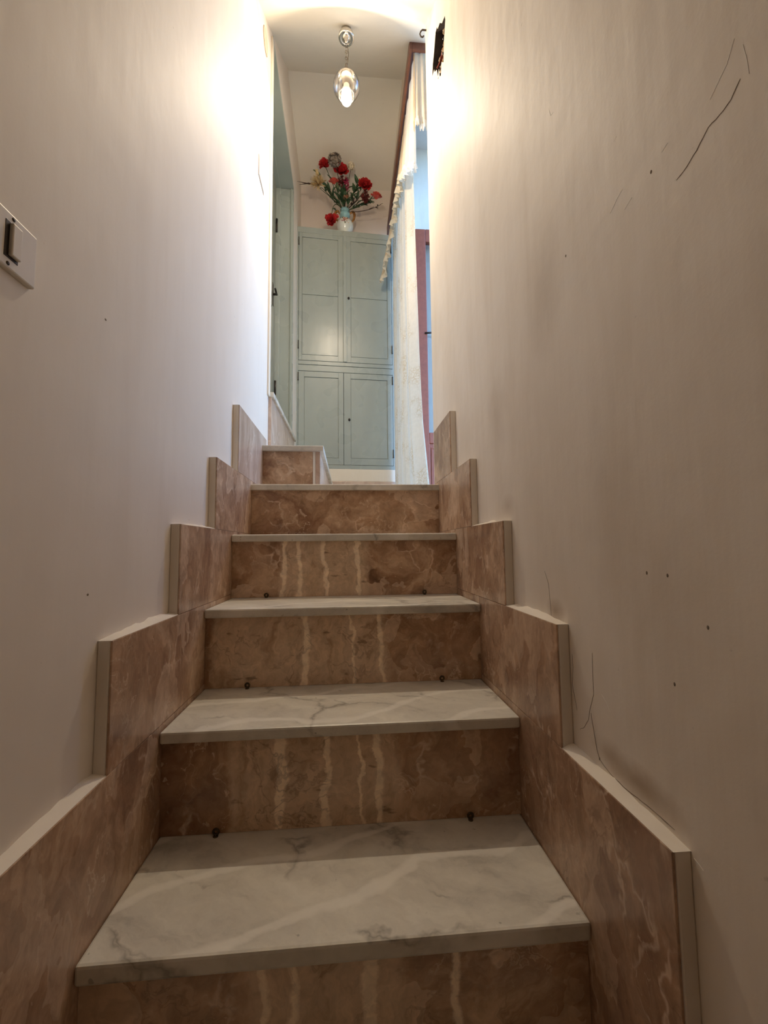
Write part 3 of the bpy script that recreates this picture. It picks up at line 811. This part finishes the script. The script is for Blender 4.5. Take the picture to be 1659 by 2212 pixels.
dome = [(.0222, -.046)] + [(.0235 * math.cos(a) if a > 0 else .0235, -.068 - .028 * math.sin(a)) for a in (0, .3, .6, .9, 1.2, 1.4)] + [(0, -.096)]
bm = B(); add_lathe(bm, (PX, PY, 2.55), dome, 28); finish('bulb_dome', bm, M['bulb'], bulb_c, True)
ld = bpy.data.lights.new('bulb_light', 'POINT'); ld.energy = BULB_POINT_W; ld.color = BULB_COLOR; ld.shadow_soft_size = .004
lo = bpy.data.objects.new('bulb_light', ld); COL.objects.link(lo); lo.parent = bulb_c
lo.location = Vector((PX, PY, 2.482)) - OFF[lamp.name]
# LED bulbs throw most of their light forward, out of the dome's end
ls = bpy.data.lights.new('bulb_beam', 'SPOT'); ls.energy = BULB_SPOT_W; ls.color = BULB_COLOR; ls.shadow_soft_size = .010
ls.spot_size = math.radians(144); ls.spot_blend = 1.0
lso = bpy.data.objects.new('bulb_beam', ls); COL.objects.link(lso); lso.parent = bulb_c
lso.location = Vector((PX, PY, 2.478)) - OFF[lamp.name]

# ------------------------------------------------------------------ wall fittings
sw = thing('light_switch', (XL, -.147, .788), 'ivory wall switch plate with one rocker on the left wall', 'switch')
box('cover_plate', (XL - .001, -.19, .788), (XL + .006, -.104, .848), M['switch'], sw, .002)
box('rocker_well_shadow', (XL + .0055, -.1490, .7985), (XL + .0064, -.1302, .8375), M['screw'], sw, .0004)  # dark well, widened as painted shadow to the left and below the rocker
box('rocker', (XL + .006, -.1440, .8015), (XL + .0105, -.1312, .8362), M['switch'], sw, .0012)
for z, y in ((.843, -.139), (.793, -.143)):
    bm = B(); add_ball(bm, (XL + .0062, y, z), .0022, 10, 6, (.4, 1, 1)); finish('screw', bm, M['screw'], sw, True)
jp = thing('junction_cover', (XL, 1.085, 2.05), 'small square cover plate on the left wall beside the green door', 'cover plate')
box('cover_rim', (XL - .001, 1.035, 1.985), (XL + .002, 1.140, 2.075), simple('cover_rim_grey', (.34, .29, .25), .6), jp, .001)
box('cover_face', (XL + .002, 1.041, 1.991), (XL + .0035, 1.134, 2.069), M['plaster_left'], jp, .001)
rc = thing('round_junction_cover', (XL, 1.135, 2.65), 'round cover plate high on the left wall near the lamp', 'cover plate')
def disc(r, x0, x1):
    bm = B(); add_tube(bm, [(x0, 1.135, 2.698), (x1, 1.135, 2.698)], r, 36); return bm
finish('cover_rim', disc(.048, XL - .001, XL + .002), simple('cover_rim_tan', (.36, .29, .22), .6), rc)
finish('cover_face', disc(.045, XL + .002, XL + .004), simple('cover_face_tan', (.62, .52, .41), .6), rc)

wr = thing('loose_wiring', (XR + .02, .83, 2.3), 'tangle of loose tan and black wires in the broken hole high on the right wall', 'wires')
wm = [simple('wire_tan', (.60, .42, .24), .5), simple('wire_black', (.02, .018, .018), .4), simple('wire_red', (.30, .07, .05), .5)]
rnd = random.Random(3)
for k in range(22):
    y0, z0 = rnd.uniform(.76, .89), rnd.uniform(2.32, 2.42); pts = []
    for j in range(7):
        t = j / 6
        pts.append((XR + lerp(.045, .004, t) + rnd.uniform(-.004, .004), y0 + rnd.uniform(-.012, .012) - .02 * t, z0 - .10 * t + rnd.uniform(-.006, .006)))
    finish('wire', add_tube(B(), pts, .0034, 6), wm[[0, 1, 0, 2, 1, 0, 0][k % 7]], wr, True)

# ------------------------------------------------------------------ vase and artificial flowers
VX, VY, VZ = .315, 2.395, 2.776
vase = thing('vase', (VX, VY, VZ), 'small pale blue and white porcelain vase with gilt handles on the green cupboard', 'vase')
prof = [(0, 0), (.032, 0), (.036, .006), (.031, .014), (.038, .026), (.054, .048), (.062, .078), (.061, .094), (.051, .114), (.032, .130), (.022, .138)]
M['porc_white'] = simple('porcelain_white', (.74, .78, .75), .12, 0, .05, 14)
M['porc_blue'] = simple('porcelain_blue', (.30, .55, .62), .12, 0, .08, 30)
bm = B(); add_lathe(bm, (VX, VY, VZ), prof, 40); finish('body', bm, M['porc_white'], vase, True)
nprof = [(.021, .138), (.028, .146), (.037, .160), (.039, .170), (.034, .182), (.026, .190), (.027, .198), (.035, .208), (.031, .207), (.023, .198), (.021, .188)]
bm = B(); add_lathe(bm, (VX, VY, VZ), nprof, 40, lambda r, z, t: (.003 * math.sin(8 * t) if z > .2 else 0, .0016 * math.sin(10 * t) if .15 < z < .2 else 0))
finish('neck', bm, M['porc_blue'], vase, True)
for s in (-1, 1):
    bm = B(); pts = []
    for k in range(13):
        a = lerp(-.35 * PI, .95 * PI, k / 12); pts.append((VX + s * (.050 + .020 * math.sin(a + .3)), VY - .01, VZ + .150 + .040 * math.cos(a)))
    add_tube(bm, pts, [.004 + .006 * math.sin(PI * q / 12) for q in range(13)], 8); finish('handle', bm, M['gold'], vase, True)
# painted bouquet: raised medallion on the front of the body
rnd = random.Random(5); bm = B()
def on_body(a, z):
    r = table([(zz, rr) for rr, zz in prof[5:]], z) + .0006
    return Vector((VX + r * math.sin(a), VY - r * math.cos(a), VZ + z))
dm = [simple('decal_rose', (.42, .14, .13), .3), simple('decal_peach', (.60, .33, .24), .3), simple('decal_leaf', (.13, .15, .08), .3), simple('decal_cream', (.72, .58, .44), .3)]
for k in range(34):
    a, z = rnd.gauss(0, .26), .092 + rnd.gauss(0, .010)
    if abs(a) > .55: continue
    n0 = len(bm.faces); add_ball(bm, on_body(a, max(.066, min(.115, z))), rnd.uniform(.0035, .006), 7, 4, (1, .35, 1))
    bm.faces.ensure_lookup_table(); mi = rnd.randrange(4)
    for f in bm.faces[n0:]: f.material_index = mi
finish('floral_medallion', bm, dm, vase, True)

FM = {'red': simple('petal_red', (.50, .022, .024), .55, 0, .3, 60), 'coral': simple('petal_coral', (.66, .10, .07), .55, 0, .3, 50),
      'wine': simple('petal_wine', (.16, .022, .020), .6, 0, .5, 80), 'magenta': simple('petal_magenta', (.44, .03, .10), .6, 0, .4, 80),
      'cream': simple('petal_cream', (.70, .55, .30), .6, 0, .2, 60), 'pale': simple('petal_pale', (.74, .66, .52), .6, 0, .15, 60),
      'grey': simple('petal_dried', (.30, .25, .21), .8, 0, .4, 70), 'peach': simple('petal_peach', (.50, .24, .15), .7, 0, .3, 60),
      'leaf': simple('leaf_green', (.045, .095, .04), .5, 0, .4, 50), 'leaf2': simple('leaf_olive', (.09, .12, .05), .5, 0, .4, 50),
      'stem': simple('stem_green', (.07, .10, .045), .6, 0, .3, 40), 'twig': simple('twig_brown', (.06, .035, .025), .7, 0, .3, 40)}

def add_petal(bm, base, d, n, length, width, cup=.3, curl=.0, nu=4, nv=4, tip=.6, blunt=False):
    """a curved petal/leaf from base along d, facing n"""
    d = Vector(d).normalized(); n = Vector(n); n = (n - d * n.dot(d)).normalized(); s = d.cross(n)
    def fn(u, v):
        if blunt: x = (u - .5) * width * math.sin(PI * (.09 + .70 * v)) ** .6; 
        else: x = (u - .5) * width * (math.sin(PI * min(1, .12 + .88 * v ** tip)) ** .7 if v < 1 else .12)
        y = v * length
        z = cup * length * v * v + curl * length * math.sin(PI * v) + (2 * (u - .5)) ** 2 * width * .22
        return Vector(base) + d * y + s * x + n * z
    return add_grid(bm, fn, nu, nv)

def basis(ax):
    ax = Vector(ax).normalized(); a = ax.orthogonal().normalized(); return ax, a, ax.cross(a)

def bloom_rose(bm, c, ax, r, rnd, rings=((.25, 5, .2), (.55, 6, .5), (.85, 8, .9), (1.0, 8, 1.3))):
    ax, a, b_ = basis(ax)
    for fr, n, tilt in rings:
        for k in range(n):
            t = 2 * PI * (k + rnd.uniform(-.15, .15)) / n + fr * 3
            o = a * math.cos(t) + b_ * math.sin(t)
            d = ax * math.cos(tilt) + o * math.sin(tilt)
            add_petal(bm, Vector(c) - ax * r * .55 + o * r * .12, d, -o * math.cos(tilt) + ax * math.sin(tilt), r * 1.25, r * 1.2, .12 + .1 * rnd.random(), .12, 4, 4, .5, True)

def bloom_carnation(bm, c, ax, r, rnd, n=34):
    ax, a, b_ = basis(ax)
    for k in range(n):
        t = rnd.uniform(0, 2 * PI); tilt = 1.35 * math.sqrt(rnd.random())
        o = a * math.cos(t) + b_ * math.sin(t); d = ax * math.cos(tilt) + o * math.sin(tilt)
        add_petal(bm, Vector(c) - ax * r * .35, d, ax * math.sin(tilt) - o * math.cos(tilt), r * rnd.uniform(.95, 1.2), r * .75, rnd.uniform(-.25, .4), rnd.uniform(-.1, .2), 3, 3, .35, True)

def bloom_spiky(bm, c, ax, r, rnd, n=76):
    ax, a, b_ = basis(ax)
    for k in range(n):
        t = 2 * PI * k / n + rnd.uniform(-.1, .1); tilt = lerp(.25, 1.55, (k * 7 % n) / n)
        o = a * math.cos(t) + b_ * math.sin(t); d = ax * math.cos(tilt) + o * math.sin(tilt)
        add_petal(bm, Vector(c), d, ax, r * rnd.uniform(.9, 1.15), r * .2, rnd.uniform(-.15, .2), 0, 2, 3, .7)

def bloom_cluster(bm, c, ax, r, rnd, n=70, fr=.26, flat=.8):
    ax, a, b_ = basis(ax); add_ball(bm, c, r * .72, 10, 8)
    for k in range(n):
        v = Vector((rnd.gauss(0, 1), rnd.gauss(0, 1), rnd.gauss(0, 1))).normalized()
        p = Vector(c) + (a * v.x + b_ * v.y + ax * v.z * flat) * r * rnd.uniform(.7, 1)
        dv = (p - Vector(c)).normalized(); _, pa, pb = basis(dv)
        for q in range(4):
            t = q * PI / 2 + k; o = pa * math.cos(t) + pb * math.sin(t)
            add_petal(bm, p, (o + dv * .4), dv, r * fr * 1.4, r * fr * 1.3, .1, 0, 2, 2, .5)

def bloom_plume(bm, pts, r, rnd, n=90):
    for k in range(n):
        t = rnd.random() * (len(pts) - 1); i = min(int(t), len(pts) - 2); p = Vector(pts[i]).lerp(Vector(pts[i + 1]), t - i)
        w = r * math.sin(PI * (.15 + .8 * t / (len(pts) - 1)))
        v = Vector((rnd.gauss(0, 1), rnd.gauss(0, 1), rnd.gauss(0, 1))).normalized()
        add_petal(bm, p + v * w * .4, v + Vector((0, 0, -.5)), Vector((0, -1, .3)), w * .8, w * .5, .1, .1, 2, 2, .5)

def bloom_bud(bm, c, ax, r, rnd):
    ax, a, b_ = basis(ax)
    for k in range(6):
        t = 2 * PI * k / 6; o = a * math.cos(t) + b_ * math.sin(t)
        add_petal(bm, Vector(c) - ax * r * 1.1 + o * r * .1, ax + o * .42, -o, r * 2.1, r * 1.25, .12, .14, 4, 5, .8)

def leaf_part(t, p, d, length, width, mat, rnd, n=None):
    bm = B(); add_petal(bm, p, d, n or Vector((rnd.uniform(-.4, .4), -1, .5)), length, width, -.12, .08, 4, 5, .75)
    finish('leaf', bm, mat, t, True)

MOUTH = Vector((VX, VY, VZ + .198)); DEEP = Vector((VX, VY, VZ + .05))
def flower(name, label, c, kind, r, mat, ax=None, leaves=2, bend=(0, 0, 0), seed=1, stem_mat='stem', group='artificial flowers in the vase', cat='flower', leafm='leaf'):
    rnd = random.Random(seed); c = Vector(c)
    t = thing(name, DEEP, label, cat, group)
    off = Vector((rnd.uniform(-.012, .012), rnd.uniform(-.012, .012), 0))
    mid = MOUTH.lerp(c, .5) + Vector(bend) + Vector((0, .02, .02))
    p0, p1 = DEEP + off * .4, MOUTH + off
    stem = [p0, p1]
    for k in range(1, 9):
        s = k / 8; q = p1 * (1 - s) ** 2 + mid * 2 * s * (1 - s) + c * s * s; stem.append(q)
    axis = Vector(ax) if ax else (stem[-1] - stem[-2])
    stem[-1] = c - axis.normalized() * r * .4
    finish('stem', add_tube(B(), stem, .0024, 6), FM[stem_mat], t, True)
    bm = B()
    {'rose': bloom_rose, 'carnation': bloom_carnation, 'spiky': bloom_spiky, 'cluster': bloom_cluster, 'bud': bloom_bud}[kind](bm, c, axis, r, rnd)
    finish('bloom', bm, FM[mat], t, True)
    for k in range(leaves):
        i = rnd.choice((4, 5, 6, 7, 8)); p = stem[i]
        d = (stem[i] - stem[i - 1]).normalized() + Vector((rnd.uniform(-1, 1), rnd.uniform(-.9, .2), rnd.uniform(-.3, .7)))
        leaf_part(t, p, d, rnd.uniform(.05, .075), rnd.uniform(.018, .028), FM[leafm if k % 2 == 0 else 'leaf2'], rnd)
    return t

FR = (0, -1, -.05)
flower('carnation', 'ragged red flower at the upper left of the bouquet', (.174, 2.24, 3.192), 'carnation', .042, 'red', (-.3, -1, .3), 1, seed=1)
flower('dried_hydrangea', 'dried grey-brown round bloom at the top of the bouquet', (.247, 2.205, 3.197), 'cluster', .042, 'grey', (0, -.6, 1), 0, seed=2, stem_mat='twig')
flower('rose', 'full red rose at the top centre of the bouquet', (.289, 2.26, 3.177), 'rose', .046, 'red', (.1, -1, .25), 2, seed=3)
flower('white_umbel', 'small white flower head on a bare dark stem', (.36, 2.25, 3.2), 'cluster', .026, 'pale', (.1, -.3, 1), 0, seed=4, stem_mat='twig')
flower('cream_bud', 'pale cream flower bud at the left edge of the bouquet', (.121, 2.26, 3.144), 'bud', .019, 'cream', (-.2, -.5, 1), 1, seed=5)
flower('spiky_chrysanthemum', 'large cream spiky-petalled flower at the left of the bouquet', (.133, 2.28, 3.072), 'spiky', .060, 'cream', (-.3, -1, .1), 2, seed=6)
flower('rosebud', 'coral red rosebud at the centre left of the bouquet', (.238, 2.28, 3.103), 'rose', .029, 'coral', (-.1, -.6, 1), 3, seed=7)
flower('rose', 'red rose on the right of the bouquet, above a dark wine bloom', (.461, 2.28, 3.096), 'rose', .041, 'red', (.2, -1, .2), 3, seed=9)
flower('pale_bud', 'small pale bud behind the right-hand red rose', (.420, 2.30, 3.150), 'bud', .012, 'pale', (-.1, -.3, 1), 1, seed=10)
flower('rosebud', 'coral red rose at the far right end of the bouquet', (.541, 2.28, 3.009), 'rose', .033, 'coral', (.25, -.6, 1), 2, seed=12)
flower('carnation', 'red flower drooping low at the left of the vase', (.219, 2.345, 2.868), 'carnation', .046, 'red', (-.3, -1, -.2), 1, bend=(-.045, -.03, .14), seed=13)
flower('peach_bloom', 'small peach flower low in the middle of the bouquet', (.319, 2.35, 3.051), 'cluster', .022, 'peach', FR, 2, seed=14)
def plume(label, pts, r, mat, seed):
    rnd = random.Random(seed)
    t = thing('amaranth_plume', DEEP, label, 'flower', 'artificial flowers in the vase')
    top = Vector(pts[0])
    finish('stem', add_tube(B(), [DEEP, MOUTH, MOUTH.lerp(top, .55) + Vector((0, .02, 0)), top], .0024, 6), FM['stem'], t, True)
    bm = B(); bloom_plume(bm, pts, r, rnd); finish('bloom', bm, FM[mat], t, True)
    for k in range(2): leaf_part(t, MOUTH.lerp(top, .6), Vector((rnd.uniform(-1, 1), -.5, .4)), .06, .022, FM['leaf'], rnd)
plume('dark wine coloured hanging plume in the middle of the bouquet', [(.296, 2.30, 3.155), (.291, 2.29, 3.12), (.290, 2.29, 3.07)], .026, 'wine', 21)
plume('magenta hanging plume right of the dark one', [(.323, 2.29, 3.145), (.330, 2.28, 3.10), (.331, 2.29, 3.045)], .021, 'magenta', 22)
plume('dark wine bloom cluster under the right-hand red rose', [(.455, 2.30, 3.065), (.462, 2.30, 3.02), (.468, 2.31, 2.975)], .032, 'wine', 23)

def sprig(name, label, tip, seed, n=9, length=.055, width=.02, mat='leaf', bend=(0, 0, 0), stem='stem'):
    rnd = random.Random(seed); tip = Vector(tip)
    t = thing(name, DEEP, label, 'foliage', 'foliage sprays in the vase')
    st_ = [DEEP, MOUTH]
    mid = MOUTH.lerp(tip, .5) + Vector(bend)
    for k in range(1, 7):
        s = k / 6; st_.append(MOUTH * (1 - s) ** 2 + mid * 2 * s * (1 - s) + tip * s * s)
    finish('stem', add_tube(B(), st_, [.0026] * 5 + [.002, .0018, .0014], 6), FM[stem], t, True)
    for k in range(n):
        s = rnd.uniform(2.6, 7); i = min(int(s), 6); p = st_[i].lerp(st_[i + 1], s - i)
        d = (st_[i + 1] - st_[i]).normalized() + Vector((rnd.uniform(-1, 1), rnd.uniform(-.8, .2), rnd.uniform(-.6, .6)))
        leaf_part(t, p, d, length * rnd.uniform(.7, 1.2), width * rnd.uniform(.7, 1.2), FM[mat], rnd)
sprig('leaf_spray', 'dark green leafy spray right of the magenta plume', (.405, 2.31, 3.103), 31, 16)
sprig('leaf_spray', 'dark green leafy spray left of centre under the rosebud', (.190, 2.30, 3.065), 32, 14)
sprig('leaf_spray', 'dark green leaves in the middle of the bouquet above the vase', (.30, 2.33, 3.07), 33, 16, .065, .026)
sprig('leaf_spray', 'dark foliage low on the right of the bouquet', (.50, 2.33, 3.0), 34, 16, .05, .02)
sprig('twig_spray', 'brown twig reaching to the right beside the curtain', (.575, 2.30, 2.965), 35, 7, .028, .008, 'twig', (.02, 0, -.04), 'twig')
sprig('twig_spray', 'short brown twig among the right-hand leaves', (.43, 2.32, 3.04), 36, 8, .03, .01, 'twig', (0, 0, 0), 'twig')
t = thing('grass_blade', DEEP, 'two thin dark blades pointing left out of the bouquet', 'foliage', 'foliage sprays in the vase')
finish('stem', add_tube(B(), [DEEP, MOUTH, MOUTH.lerp(Vector((.112, 2.32, 3.10)), .6) + Vector((0, 0, .01)), (.112, 2.32, 3.10)], .0022, 6), FM['stem'], t, True)
for tip, nn in (((-.015, 2.235, 3.048), 1), ((.0, 2.245, 3.032), 2)):
    bm = B(); add_tube(bm, [(.112, 2.32, 3.10), (.06, 2.285, 3.075 + .004 * nn), tip], [.003, .0045, .0008], 6); finish('leaf', bm, FM['twig'], t, True)
